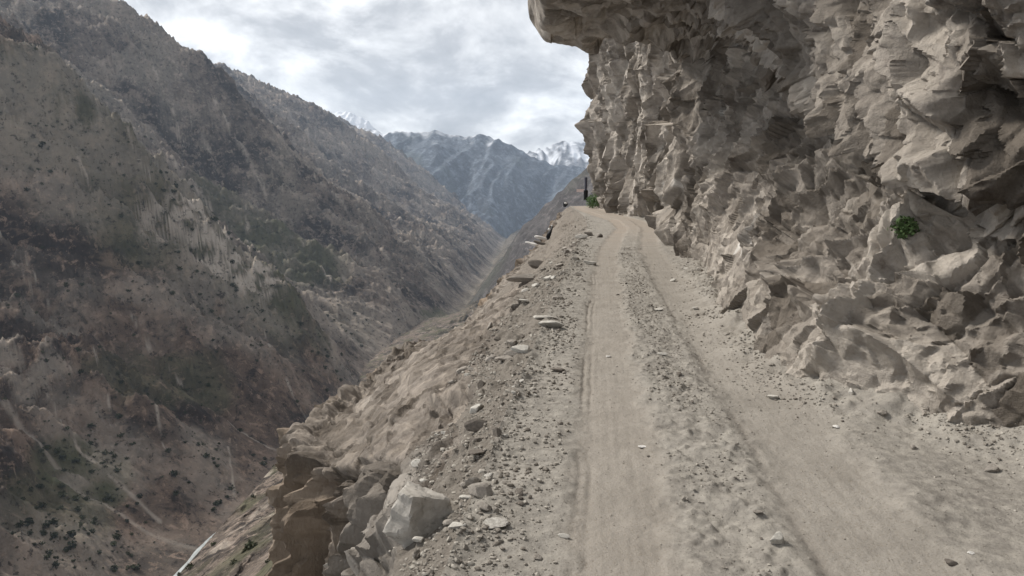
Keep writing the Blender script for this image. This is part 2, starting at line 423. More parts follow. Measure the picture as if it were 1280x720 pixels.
cf = planes(np.stack([W[:, 0] * 1.6, W[:, 1] * 1.6, W[:, 2] * .28], -1).astype(F4), 75, .8, .5, .10); cg = planes(np.stack([W[:, 0] * 4.2, W[:, 1] * 4.2, W[:, 2] * .8], -1).astype(F4), 76, .9, .5, .14)
colm = (.46 * cf[:, 0] + .26 * cg[:, 0] - .20 * np.exp(-cf[:, 1] * 16)).reshape(Tk.shape)
disp = disp * (.55 + .45 * steep) + colm * (steep + .35 * np.exp(-((Tk - 4.9) / .35) ** 2))
rim = np.exp(-((Tk - 4.9) / .18) ** 2) * sstep(9, 10.5, Pl[..., 1]) * sstep(24, 21, Pl[..., 1])
loose_d = (.05 * fbm(pf * F4(1.6), 3, 80) + .03 * fbm(pf * F4(6), 3, 81)).reshape(Tk.shape)
vl = voro(pf * F4(8.0), 82); vm = voro(pf * F4(3.2), 83)
loose_d = loose_d + (.10 * np.clip(.5 - vl[:, 0], 0, 1) * (vl[:, 5] > 0) + .22 * np.clip(.45 - vm[:, 0], 0, 1) * (vm[:, 5] > .35)).reshape(Tk.shape)
big = 6.5 * fbm(pf * F4(.045), 4, 90).reshape(Tk.shape) * sstep(6.2, 7.6, Tk) * sstep(8, 7.8, Tk)
Dn = disp * amp + loose_d * (1 - rock) * sstep(0, .25, Tk) + .20 * rim * (1 + 1.6 * jit) + big
Pe = Pe + Ne * Dn[..., None]
tanm = np.clip(sstep(4.8, 5.3, Tk) * sstep(6.6, 6.1, Tk) * sstep(8.5, 10, Pl[..., 1]) * (.35 + 1.1 * fbm(np.stack([pf[:, 0] * .9, pf[:, 1] * .9, pf[:, 2] * .15], -1), 4, 91).reshape(Tk.shape)), 0, .85)
greym = sstep(8.4, 7.2, Pl[..., 1]) * sstep(1.3, 2.2, Tk) * .8
palem = sstep(.32, .5, fbm(np.stack([pf[:, 0] * .5, pf[:, 1] * .5, pf[:, 2] * .25], -1), 4, 92).reshape(Tk.shape)) * sstep(3, 5.5, Tk) * .7 * sstep(7.5, 6.5, Tk)
scrub = sstep(6.3, 7.0, Tk)
emb = structure(mesh_from('embankment', Pe.reshape(-1, 3), grid_faces(*Tk.shape)[:, ::-1], M_OUT, True,
      dict(tan=tanm, grey=greym, pale=palem, loose=(1 - rock) * (1 - scrub), scrub=scrub, tone=np.where(rock.ravel() > .5, .5 * v2[:, 2] + .5 * v3[:, 2], .5))))

# ------------------------------------------------------------------ overhanging cliff
CS = [-6, 6, 9, 13, 21, 26.6, 28.2, 36, 44, 52, 58, 64, 66.5, 72, 95]
CP = [
 [(0, -.3), (.3, .6), (.6, 1.0), (.7, 1.3), (.3, 1.7), (.1, 2.8), (0, 4.5), (0, 6.5), (.2, 8.5), (1, 12), (5, 22)],
 [(0, -.35), (.25, .35), (.65, .95), (1.05, 1.5), (.7, 1.85), (.45, 2.9), (.4, 4.2), (.4, 6.0), (.5, 8.0), (1.2, 12), (5, 22)],
 [(0, -.35), (.35, .6), (.95, 1.6), (1.55, 2.4), (1.15, 2.75), (1.0, 3.8), (1.0, 5.2), (.8, 7.0), (.6, 8.6), (1, 12), (5, 22)],
 [(0, -.3), (.4, 1.2), (.9, 2.4), (1.5, 3.8), (.8, 4.2), (.05, 5.3), (-1.1, 6.4), (-3.75, 7.2), (-4.1, 9), (-2.4, 12.5), (5, 22)],
 [(0, -.3), (.3, 1.5), (.8, 3.8), (1.1, 6.0), (.6, 6.6), (-.4, 7.0), (-2.2, 7.2), (-4.6, 7.4), (-4.9, 9.5), (-3, 13), (5, 22)],
 [(0, -.3), (.3, 2), (.6, 4.5), (.6, 6.7), (-.1, 7.3), (-1.4, 7.5), (-3.1, 7.5), (-5.35, 7.5), (-5.6, 9.5), (-3.6, 13), (5, 22)],
 [(0, -.3), (.3, 2.4), (.4, 5), (.3, 7.2), (-.2, 8.2), (-.5, 9), (-.6, 10), (-.8, 11), (-.8, 12), (.2, 15), (5, 22)],
 [(0, -.3), (.2, 2.4), (.2, 5), (0, 8), (-.1, 9), (-.3, 10), (-.5, 11), (-.8, 12.3), (-.6, 13.5), (.6, 17), (5, 24)],
 [(0, -.3), (.1, 2.4), (0, 5), (-.2, 8), (-.3, 9.5), (-.4, 11), (-.6, 12.3), (-.8, 13.8), (-.6, 15), (1, 19), (6, 26)],
 [(0, -.1), (.05, 2.4), (-.3, 5), (-.5, 8), (-.5, 10), (-.6, 12), (-.6, 13.8), (-.6, 15.2), (-.4, 16.5), (1, 21), (6, 28)],
 [(0, .2), (.05, 2.4), (-.5, 5), (-.6, 8), (-.6, 10), (-.6, 12), (-.6, 14), (-.6, 15.5), (-.2, 17), (1, 22), (6, 28)],
 [(0, .4), (.4, 2.2), (0, 4.2), (-.1, 8), (.2, 10.0), (-1.1, 10.7), (-1.3, 13), (-1.3, 15.5), (-1, 17), (1, 22), (6, 28)],
 [(0, .4), (.4, 2.2), (.1, 4.2), (0, 8), (-.2, 10), (-.6, 12), (-.9, 14), (-1, 15.5), (-.8, 17), (1, 22), (6, 28)],
 [(0, .3), (.2, 2.2), (.2, 4.2), (.2, 8), (.2, 10), (.2, 12), (.2, 14), (.2, 15.5), (.4, 17), (2, 22), (6, 28)],
 [(0, 0), (.2, 2.2), (.2, 4.2), (.2, 8), (.2, 10), (.2, 12), (.2, 14), (.2, 15.5), (.4, 17), (2, 22), (6, 28)],
]
cs = np.concatenate([np.concatenate([np.arange(-6, 1, .08), np.arange(1, 5, .025)]), s_samples(5, 26.0, .0023, .009), np.arange(26.02, 28.4, .02), s_samples(28.4, 68, .0023, .01), np.arange(68.3, 95, .35)])
cc = catmull(CS, np.array(CP).reshape(len(CS), -1), cs).reshape(len(cs), 11, 2)
cc[..., 0] += foot(cs)[:, None]
ck = np.concatenate([np.linspace(0, 1, 85, endpoint=False), np.linspace(1, 4, 230, endpoint=False), np.linspace(4, 7, 260, endpoint=False),
                     np.linspace(7, 8, 60, endpoint=False), np.linspace(8, 10, 40)])
C = np.moveaxis(catmull(np.arange(11), np.moveaxis(cc, 1, 0), ck), 0, 1)
Sc = np.repeat(cs[:, None], len(ck), 1); Kc = np.repeat(ck[None, :], len(cs), 0)
Pc = road2world(C[..., 0], Sc, C[..., 1])
# outward normal: smoothed profile normal, pointing at the road side
Nc = grid_normals(Pc)
mid = road2world(np.zeros_like(Sc), Sc, np.full_like(Sc, 3.0))
flip = np.sign(np.mean(Nc[:, 100:260] * (mid - Pc)[:, 100:260]))
Nc = Nc * (1 if flip > 0 else -1)
q = np.stack([C[..., 0], Sc, C[..., 1]], -1).reshape(-1, 3).astype(F4)
wq = q + .07 * np.stack([perlin(q * F4(.6), 101), perlin(q * F4(.6), 102), perlin(q * F4(.6), 103)], -1) \
       + .010 * np.stack([perlin(q * F4(3.0), 104), perlin(q * F4(3.0), 105), perlin(q * F4(3.0), 106)], -1)
# fracture direction: the lower wall's ribs lean towards the viewer as they rise, slabs above the recess the other way, the far wall is fluted
zr = np.repeat(catmull(CS, np.array([c[4][1] for c in CP]), cs)[:, None], len(ck), 1).ravel()
farm = sstep(17, 25, q[:, 1]); dz = wq[:, 2] - zr
th = np.where(dz < 0, .72, -.62) * (1 - farm) + .08 * farm; s0 = wq[:, 1] - 27
a_s = (s0 * np.cos(th) + dz * np.sin(th)).astype(F4); b_s = (dz * np.cos(th) - s0 * np.sin(th)).astype(F4)     # across and along the ribs
def cellp(k, el): return np.stack([wq[:, 0] * k, a_s * k, b_s * k * el], -1).astype(F4)
c0 = facets(cellp(F4(.34), .6), 110, .45, .75, .3); c1 = planes(cellp(F4(.90), .5), 111, 1.0, .25, .17); c2 = planes(cellp(F4(1.9), .5), 112, 1.0, .34, .18)
c3 = planes(cellp(F4(4.0), .6), 113, 1.0, .36, .18); c4 = planes(cellp(F4(8.0), .8), 114, 1.0, .35, .18); c5 = facets(cellp(F4(1.2), .5), 115, .45, .85, .3)
for c_ in (c0, c1, c2, c3, c4, c5): c_[:, 0] -= c_[:, 0].mean()
roof = (sstep(4.6, 5.6, Kc) * sstep(14, 17, Sc) * sstep(28.5, 27, Sc)).ravel()
fn = farm; nf = (1 - .75 * fn) * (1 - .55 * roof)
kk = Kc.ravel(); lowz = sstep(3.6, 2.4, kk) * (1 - fn)                                         # the lower near wall is scalloped rather than blocky
disp = (.32 + 1.95 * fn) * (1 - .85 * roof) * c0[:, 0] + (.40 + .40 * fn) * (1 - .5 * roof) * (1 - .6 * lowz) * c1[:, 0] + (.22 * (1 + fn) + .50 * lowz) * c5[:, 0] + .42 * nf * (1 - .55 * lowz) * c2[:, 0] + .20 * nf * (1 - .4 * lowz) * c3[:, 0] + .07 * nf * c4[:, 0]
disp += .10 * lowz * np.exp(-c5[:, 1] * 12)
disp += .07 * np.exp(-c5[:, 1] * 16) * (1 - .5 * roof)                                        # crests stand proud
disp -= .11 * np.exp(-c1[:, 1] * 20) + .04 * np.exp(-c2[:, 1] * 18) * nf                      # open cracks between blocks
disp += .08 * fbm(q * F4(1.1), 4, 120) + 1.5 * farm * (fbm(np.stack([q[:, 0] * .35, q[:, 1] * .34, q[:, 2] * .10], -1), 3, 121, ridged=True) - .25)
kk = Kc.ravel(); lowk = sstep(2.2, .6, kk)
disp = np.where(disp < 0, disp * (1 - .65 * lowk), disp) * (1 - .55 * sstep(1.5, .5, kk) * (1 - fn)) + .06 * lowk
disp = disp.reshape(Kc.shape)
fac = sstep(-.6, .5, Kc) * (1 - .45 * roof.reshape(Kc.shape))
fac = fac * (1 - .6 * np.exp(-((Kc - 7) / .5) ** 2) * sstep(14, 18, Sc) * sstep(28, 26.5, Sc))
undersurf = roof.reshape(Kc.shape)
Pc = Pc + Nc * (disp * fac)[..., None]
wh = fbm(q * np.array([.9, .9, .5], F4), 4, 130).reshape(Kc.shape)
pale = np.clip(sstep(63, 65, Sc) * sstep(4.6, 5.4, Kc) * .85 + sstep(.36, .46, wh) * .7 * sstep(9, 6, Kc), 0, 1)
pale = np.maximum(pale, sstep(.20, .42, wh) * sstep(9.5, 7.5, Sc) * sstep(1.4, 2.2, Kc) * sstep(3.4, 2.8, Kc) * .7)
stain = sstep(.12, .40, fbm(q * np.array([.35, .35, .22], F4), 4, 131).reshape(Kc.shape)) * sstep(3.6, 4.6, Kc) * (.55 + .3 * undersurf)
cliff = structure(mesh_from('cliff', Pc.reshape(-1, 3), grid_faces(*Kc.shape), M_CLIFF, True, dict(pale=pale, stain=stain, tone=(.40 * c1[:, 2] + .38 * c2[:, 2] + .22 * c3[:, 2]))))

cliff.data.set_sharp_from_angle(angle=math.radians(32)); emb.data.set_sharp_from_angle(angle=math.radians(32))
# ------------------------------------------------------------------ far side of the gorge
XR_Y = [0, 850, 1000, 1200, 1600, 2500, 3500, 4500, 6500, 9500]; XR_X = [-400, -392, -372, -346, -335, -390, -340, -290, -260, -200]
FL_Y = [0, 850, 4500, 9500]; FL_Z = [-448, -452, -500, -560]
SP = [(200, -.2), (450, -.6), (640, .6), (835, -1.0), (1000, -.3), (1150, -1), (1560, 1.3), (2150, -1.5), (2450, -.1), (2650, -.6), (3050, 1.25), (3700, -1), (4500, -.1), (5300, -1), (6500, .4), (7600, -1), (9500, .6)]
def xr(Y): return np.interp(Y, XR_Y, XR_X)
def floor_z(Y): return np.interp(Y, FL_Y, FL_Z)
def gorge(X, Y):
    sh = X.shape
    P = np.stack([X.ravel(), Y.ravel(), 0 * X.ravel()], -1).astype(F4)
    wy = (fbm(P * F4(1 / 700), 4, 200) * 190).reshape(sh); wx = (fbm(P * F4(1 / 420), 4, 201) * 75).reshape(sh)
    w = xr(Y) - X
    yy = Y + wy * sstep(0, 500, w) * .8
    sp = np.interp(yy, [a for a, b in SP], [b for a, b in SP])
    A = np.interp(w, [0, 160, 520, 1000, 1500, 2200], [8, 45, 150, 215, 150, 30]) * np.interp(Y, [1000, 3000, 6000], [1, 1.25, 1.7])
    w = w + 150 * sstep(600, -100, w) * sstep(1700, 2500, Y)
    we = w + A * sp + wx * sstep(20, 300, w)
    r = np.interp(we, [-400, 0, 45, 300, 900, 1500, 2200, 3500], [-6, 0, 22, 222, 700, 1165, 1500, 1800])
    r = r + np.minimum(np.maximum(-we - 18, 0) * 1.15, 40) * sstep(1300, 2200, Y)
    k = np.maximum(sstep(10, 250, we), .5 * sstep(-20, -150, we) * sstep(1300, 2200, Y))
    # gullies running straight down the slope
    Q = np.stack([yy.ravel() + .25 * we.ravel(), we.ravel(), 0 * we.ravel()], -1).astype(F4)
    wq = Q[:, 0] + 55 * perlin(Q * np.array([1 / 260, 1 / 260, 1], F4), 210) + 16 * perlin(Q * np.array([1 / 70, 1 / 70, 1], F4), 211)
    g1 = 1 - 2 * np.abs(perlin(np.stack([wq / 210, Q[:, 1] / 1100, 0 * wq], -1), 212)); g1 = g1.reshape(sh)
    g2 = 1 - 2 * np.abs(perlin(np.stack([wq / 80, Q[:, 1] / 420, 0 * wq + 3], -1), 213)); g2 = g2.reshape(sh)
    g3 = 1 - 2 * np.abs(perlin(np.stack([wq / 30, Q[:, 1] / 130, 0 * wq + 7], -1), 214)); g3 = g3.reshape(sh)
    crag = fbm(np.stack([X.ravel() / 130, Y.ravel() / 130, r.ravel() / 130], -1), 6, 220, ridged=True, gain=.6).reshape(sh)
    crv = fbm(np.stack([X.ravel() / 45, Y.ravel() / 45, r.ravel() / 45], -1), 4, 225).reshape(sh)
    z = floor_z(Y) + r + k * (88 * (g1 - .4) + 48 * (g2 - .4) + 19 * (g3 - .4) + 60 * (crag - .25) + 20 * crv + 7 * fbm(np.stack([X.ravel() / 15, Y.ravel() / 15, r.ravel() / 15], -1), 3, 228).reshape(sh))
    return z, we, g1, g2, g3, crag, wq.reshape(sh), yy
ratios = np.linspace(-.94, .06, 820)
Yr = np.exp(np.arange(math.log(380), math.log(9200), .0029))
Xg = ratios[None, :] * Yr[:, None]; Yg = np.repeat(Yr[:, None], len(ratios), 1)
Zg, WE, G1, G2, G3, CRG, WQ, YYW = gorge(Xg, Yg)
PXg, PYg, _ = project(np.stack([Xg, Yg, Zg], -1))
def terrain_at(px, py):
    """world point where the ray through a photo pixel meets the far slope"""
    c = int(np.clip(np.searchsorted(ratios, ray(px, py)[0] / ray(px, py)[1]), 0, len(ratios) - 1))
    col = PYg[:, c]; run = np.minimum.accumulate(col)
    k = int(np.argmax(run <= py)) if (run <= py).any() else len(col) - 1
    return np.array([Xg[k, c], Yg[k, c], Zg[k, c]])
def patch(px, py, ra, rb):
    """soft patch on the slope: ra across (m), rb down the slope (m)"""
    c = terrain_at(px, py)
    n = fbm(np.stack([Xg.ravel() / (ra * .8), Yg.ravel() / (ra * .8), Zg.ravel() / (ra * .8)], -1), 4, int(px + py) % 97).reshape(Xg.shape)
    d = np.sqrt(((Yg - c[1]) / ra) ** 2 + ((Xg - c[0]) / rb) ** 2 * .6 + ((Zg - c[2]) / rb) ** 2 * .6) + .75 * n
    return sstep(1.1, .55, d)
gn = fbm(np.stack([Xg.ravel() / 260, Yg.ravel() / 260, Zg.ravel() / 260], -1), 5, 240).reshape(Xg.shape)
green = np.clip(sstep(.05, .4, gn) * .35 * sstep(4000, 2500, Yg), 0, 1)
for px, py, ra, rb, st in [(90, 170, 420, 170, .75), (200, 190, 300, 150, .7), (190, 245, 260, 160, .7), (345, 320, 300, 200, .9), (300, 260, 250, 140, .7), (20, 130, 200, 120, .5),
                           (90, 590, 70, 40, 1), (120, 610, 70, 30, 1), (235, 480, 110, 60, .7), (160, 470, 120, 60, .6), (330, 350, 160, 200, .9), (550, 405, 300, 60, .9), (60, 640, 90, 50, .7)]:
    green = np.maximum(green, st * patch(px, py, ra, rb))
pale = np.zeros_like(green)
for px, py, ra, rb, st in [(240, 265, 130, 60, .9), (275, 305, 150, 80, .95), (305, 345, 130, 80, .95), (215, 280, 100, 60, .7), (20, 440, 60, 40, .6), (60, 470, 60, 40, .5), (180, 20, 200, 60, .35)]:
    pale = np.maximum(pale, st * patch(px, py, ra, rb) * sstep(-.25, .15, fbm(np.stack([Xg.ravel() / 28, Yg.ravel() / 28, Zg.ravel() / 28], -1), 3, 245).reshape(Xg.shape)))
# scree running down the gully floors
gul = sstep(-.15, -.55, G1 + .25 * G3) * sstep(-.1, .2, fbm(np.stack([WQ.ravel() / 330, WE.ravel() / 600, 0 * WQ.ravel()], -1), 3, 246).reshape(Xg.shape) + .12)
gul2 = sstep(-.3, -.65, G2 + .25 * G3) * sstep(.02, .25, fbm(np.stack([WQ.ravel() / 200, WE.ravel() / 240, 0 * WQ.ravel()], -1), 3, 247).reshape(Xg.shape))
STREAKS = [[(160, 165), (172, 200), (188, 228)], [(215, 200), (245, 240), (264, 264)], [(268, 128), (300, 185), (318, 215), (332, 248)], [(393, 222), (420, 250), (452, 283)],
 [(475, 310), (502, 348)], [(165, 400), (188, 440), (195, 512), (205, 560)], [(186, 440), (226, 482)], [(15, 330), (60, 390), (118, 440), (135, 500), (140, 560)], [(330, 420), (360, 480), (388, 530)],
 [(308, 262), (310, 302)], [(338, 190), (352, 232)], [(428, 350), (472, 402)], [(378, 310), (412, 348)], [(238, 150), (262, 190)], [(0, 300), (45, 352), (70, 420)], [(95, 200), (110, 235)],
 [(500, 300), (560, 345)], [(190, 85), (215, 140), (228, 185)], [(60, 500), (95, 560), (160, 615), (200, 655)], [(285, 560), (292, 620)], [(350, 120), (372, 160)], [(450, 235), (500, 275)]]
sj = fbm(np.stack([Xg.ravel() / 40, Yg.ravel() / 40, Zg.ravel() / 40], -1), 3, 249).reshape(Xg.shape)
Gp = np.stack([Xg, Yg, Zg], -1)
for st_ in STREAKS:
    pts = [terrain_at(*q_) for q_ in st_]
    for a_, b_ in zip(pts[:-1], pts[1:]):
        ab = b_ - a_; tt_ = np.clip(((Gp - a_) @ ab) / (ab @ ab + 1e-6), 0, 1)
        dd = np.linalg.norm(Gp - a_ - tt_[..., None] * ab, axis=-1) * 889 / np.maximum(Yg, 300)      # thickness grows with distance like the scree fans do
        pale = np.maximum(pale, 0.68 * sstep(4.2, .6, dd + 2.2 * sj))
pale = np.clip(np.maximum(pale, np.maximum(.8 * gul, .65 * gul2)) * sstep(-10, 40, WE), 0, 1)
talus = sstep(55, 15, WE) * .18
pale = np.maximum(pale, talus * (.5 + .5 * G3))
pale = np.maximum(pale, .34 * sstep(.1, .45, CRG) * sstep(.0, .3, gn + .15))
pale = np.maximum(pale, .5 * sstep(9, 2, np.abs(YYW - 835 - 14 * G3 - 10 * G2)) * sstep(-.5, .2, CRG) * sstep(420, 300, WE)); pale = np.maximum(pale, .6 * sstep(8, 2, np.abs(YYW - 1150 - 16 * G3 - 10 * G2)) * sstep(-.5, .2, CRG) * sstep(330, 250, WE))
M_MTN = mat_mountain('mountain_slope')
pale = pale * sstep(-25, 5, WE)
structure(mesh_from('mountain', np.stack([Xg, Yg, Zg], -1).reshape(-1, 3), grid_faces(*Xg.shape)[:, ::-1], M_MTN, True,
          dict(green=np.maximum(green * (1 - pale), .3 * sstep(35, 5, WE) * sstep(1100, 1500, Yg)), pale=pale, snow=0 * pale, brown=sstep(1850, 1500, YYW + 130 * gn))))

# river in the bottom of the gorge
ry = np.linspace(60, 2300, 300); rn = fbm(np.stack([ry / 160, 0 * ry, 0 * ry], -1), 3, 250) * 10
t = NT('river_water'); p = t.pos(); t.b.inputs['Roughness'].default_value = .35
M_RIV = t.done(t.mix(t.ramp(t.noise(t.scale(p, (1, .3, 1)), .12, 5, .7), .4, .65), (.30, .32, .31), (.55, .57, .56)), t.bump(t.noise(p, .4, 4, .7), .5, .5))
L = np.stack([xr(ry) + rn - 9, ry, floor_z(ry) + 3], -1); R = np.stack([xr(ry) + rn + 10, ry, floor_z(ry) + 3], -1)
structure(mesh_from('river', np.stack([L, R], 1).reshape(-1, 3), grid_faces(300, 2), M_RIV))

# ------------------------------------------------------------------ our own hillside below the shelf
def hillside(Y, t):
    prof_x = np.interp(t, [0, 1, 2, 3, 4, 5, 6], [-24, -58, -92, -116, -128, -190, -375]); prof_z = np.interp(t, [0, 1, 2, 3, 4, 5, 6], [-44, -80, -114, -138, -176, -310, -452])
    return prof_x, prof_z
hy = np.concatenate([np.linspace(-40, 120, 80, endpoint=False), np.linspace(120, 460, 420, endpoint=False), np.linspace(460, 2400, 160)]); ht = np.linspace(0, 6, 330)
HY = np.repeat(hy[:, None], len(ht), 1); HT = np.repeat(ht[None, :], len(hy), 0)
HX, HZ_ = hillside(HY, HT); HX = HX * 1.065 + np.maximum(HY - 400, 0) * .5 * np.minimum(HT / 2, 1) * np.clip((6 - HT) / 2, 0, 1) + np.maximum(HY - 110, 0) * .5 * np.clip(1 - HT / 3, 0, 1)
hp = np.stack([HX, HY, HZ_], -1).reshape(-1, 3).astype(F4)
wob = fbm(hp * np.array([1 / 200, 1 / 110, 1 / 200], F4), 3, 260).reshape(HX.shape)
hd = 9 * fbm(hp * F4(1 / 26), 5, 261, ridged=True).reshape(HX.shape) + 14 * wob * sstep(0, 1.5, HT)
HX = HX + hd * .6 * sstep(0, .6, HT); HZ_ = HZ_ + hd * .6 * sstep(0, .6, HT)
hg = sstep(-.1, .3, fbm(hp * F4(1 / 30), 4, 262).reshape(HX.shape)) * .8
hpl = sstep(.28, .42, fbm(hp * F4(1 / 14), 4, 263).reshape(HX.shape)) * .45
HZ_ = HZ_ - np.minimum(np.maximum(HY - 370, 0) * 1.3, 900) * np.clip((5 - HT) / 1.5, 0, 1)
structure(mesh_from('hillside', np.stack([HX, HY, HZ_], -1).reshape(-1, 3), grid_faces(*HX.shape), mat_mountain('hillside_rock', k=5.0), True,
          dict(green=hg, pale=hpl, snow=0 * hg)))

# ------------------------------------------------------------------ further mountains
def skyline_mountain(name, pts, Y0, Ynear, Yfar, slope, mat, snow_z=None, gl=300.0, amp=70.0, cols=420, rows=320, seed=300, back=.9, snow_w=200.0, spur=0):
    W = np.array([at(px, py, Y0) for px, py in pts])
    X = np.linspace(W[0, 0], W[-1, 0], cols); crest = np.interp(X, W[:, 0], W[:, 2])
    Yv = np.concatenate([np.linspace(Ynear, Y0, int(rows * .8), endpoint=False), np.linspace(Y0, Yfar, rows - int(rows * .8))])
    XX = np.repeat(X[None, :], rows, 0) * (Yv[:, None] / Y0) ** .5; YY = np.repeat(Yv[:, None], cols, 1)
    d = np.abs(YY - Y0)
    P = np.stack([XX.ravel(), YY.ravel(), 0 * XX.ravel()], -1).astype(F4)
    wx = XX + (fbm(P * F4(1 / (gl * 2.5)), 3, seed) * gl * .8).reshape(XX.shape) + spur * d
    g1 = 1 - 2 * np.abs(perlin(np.stack([wx.ravel() / gl, d.ravel() / (gl * 6), 0 * wx.ravel()], -1), seed + 1)).reshape(XX.shape)
    g2 = 1 - 2 * np.abs(perlin(np.stack([wx.ravel() / (gl * .36), d.ravel() / (gl * 2), 0 * wx.ravel()], -1), seed + 2)).reshape(XX.shape)
    cr = fbm(P * F4(1 / (gl * .5)), 5, seed + 3, ridged=True).reshape(XX.shape)
    k = sstep(0, gl * 1.5, d)
    Zm = crest[None, :] - np.where(YY < Y0, slope, back) * d + amp * ((.12 + .88 * k) * (1.5 * (g1 - .4)) + .35 * (g2 - .4) + .35 * (cr - .3))
    sn = np.zeros_like(Zm)
    if snow_z is not None:
        nn = fbm(P * F4(1 / (gl * .4)), 4, seed + 5).reshape(XX.shape)
        sn = sstep(-1, 1, (Zm - snow_z) / snow_w + 2.4 * nn - 1.0 * g1 - 1.5 * g2)
    gr = np.clip(sstep(.0, .4, fbm(P * F4(1 / (gl * 1.2)), 4, seed + 6).reshape(XX.shape)) * .5, 0, 1)
    pl = sstep(-.5, -.85, g2) * .5 * sstep(0, .3, fbm(P * F4(1 / (gl * 1.5)), 3, seed + 7).reshape(XX.shape))
    return structure(mesh_from(name, np.stack([XX, YY, Zm], -1).reshape(-1, 3), grid_faces(*XX.shape), mat, True, dict(green=gr, pale=pl, snow=np.clip(sn, 0, 1))))
M_FAR_HAZED = mat_mountain('hazed_far_slope', (.085, .10, .122), (.052, .062, .078), (.20, .19, .18), (.05, .062, .045), .35)  # bluish base: haze of the distance mixed into the slope colour
skyline_mountain('distant_mountain', [(330, 120), (400, 148), (430, 160), (470, 165), (500, 168), (530, 169), (548, 166), (572, 174), (596, 171), (615, 174), (640, 186), (672, 202), (700, 209), (724, 211), (780, 228), (900, 250)],
                 10500, 7200, 12500, .62, M_FAR_HAZED, snow_z=630, gl=520, amp=120, seed=310, snow_w=170, spur=.35)
M_SNOW = mat_mountain('snow_slope', (.10, .10, .11), (.06, .06, .07), (.25, .25, .26), (.09, .09, .09), .2)
skyline_mountain('snowy_mountain', [(330, 215), (400, 150), (425, 141), (440, 144), (462, 154), (500, 200), (600, 225), (650, 200), (664, 190), (684, 186), (700, 180), (716, 178), (730, 182), (750, 188), (800, 195)],
                 15500, 12800, 17000, .7, M_SNOW, snow_z=300, gl=520, amp=140, seed=330, snow_w=350)
M_RIGHT = mat_mountain('right_slope', (.075, .068, .066), (.06, .053, .05), (.22, .20, .18), (.07, .075, .05), .8)
skyline_mountain('mountain_shoulder', [(560, 420), (600, 362), (622, 332), (640, 305), (655, 283), (690, 250), (715, 228), (740, 206), (790, 170), (900, 110), (1000, 60)],
                 2700, 1500, 4200, .55, M_RIGHT, gl=170, amp=22, seed=350, back=.5, spur=-.5)

# ------------------------------------------------------------------ stones
def ico(sub):
    import bmesh
    bm = bmesh.new(); bmesh.ops.create_icosphere(bm, subdivisions=sub, radius=1)
    V = np.array([v.co[:] for v in bm.verts]); Fc = np.array([[v.index for v in f.verts] for f in bm.faces]); bm.free(); return V, Fc
ICO = {k: ico(k) for k in (1, 2, 3, 4)}
def rock_shape(sub, r, planes=11, sx=(1, .8, .6), rough=.05):
    V, Fc = ICO[sub]
    N = r.normal(size=(planes, 3)); N /= np.linalg.norm(N, axis=1, keepdims=True); D = r.uniform(.42, .80, planes)
    dots = V @ N.T; rad = np.min(np.where(dots > .02, D / np.maximum(dots, .02), 9), axis=1); rad = np.minimum(rad, 1.0)
    W = V * rad[:, None]
    W = W * (1 + rough * fbm(W * 2.2 + r.uniform(0, 50), 3, 400)[:, None])
    return W * np.array(sx), Fc
def ground_z(u, s):
    """surface height of the shelf (road or slope) at road-frame u, s"""
    i = int(np.clip(np.searchsorted(sg, s), 0, len(sg) - 1)); e = float(edge(np.array([s]))[0])
    if u >= e:
        return float(np.interp(u, U[i], Z[i]))
    j = int(np.clip(np.searchsorted(es, s), 0, len(es) - 1))
    row = Pe[j, :330]; uu = row[:, 0] * CH - row[:, 1] * SH
    o = np.argsort(uu); return float(np.interp(u, uu[o], row[:, 2][o]))
def px_on_shelf(px, py):
    """road-frame u, s where the photo ray meets the shelf"""
    r = ray(px, py); du = r[0] * CH - r[1] * SH; ds = r[0] * SH + r[1] * CH
    s = 2.5
    while s < 70:
        k = s / ds
        if CAMH + r[2] * k <= ground_z(du * k, s): return du * k, s
        s += .04 + s * .004
    return du * s / ds, s

stone_r = np.random.default_rng(77)
STONES = []
for k in range(10):
    sx = (1, stone_r.uniform(.65, .95), stone_r.uniform(.42, .75))
    V, Fc = rock_shape(3, stone_r, int(stone_r.integers(11, 17)), sx, .03)
    STONES.append((V, Fc))
STONE_ME = {}
def stone_mesh(k, mat):
    key = (k, mat.name)
    if key not in STONE_ME:
        V, Fc = STONES[k]; STONE_ME[key] = mesh_from('stone', V, Fc, mat, False, link=False)
    return STONE_ME[key]
def put_stone(name, u, s, size, label, group=None, mat=None, k=None, rot=None, sc=(1, 1, 1), sink=.3, cat='stone'):
    k = int(stone_r.integers(0, 10)) if k is None else k
    o = bpy.data.objects.new(name, stone_mesh(k, mat or M_STONE)); COL.objects.link(o)
    z = ground_z(u, s)
    o.location = road2world(np.array(u), np.array(s), np.array(z + size * .5 * (.5 - sink) * sc[2])).tolist()
    o.scale = (size * .5 * sc[0], size * .5 * sc[1], size * .5 * sc[2])
    o.rotation_euler = rot if rot is not None else (stone_r.uniform(-.35, .35), stone_r.uniform(-.35, .35), stone_r.uniform(0, 6.28))
    return tag(o, label, cat, group)

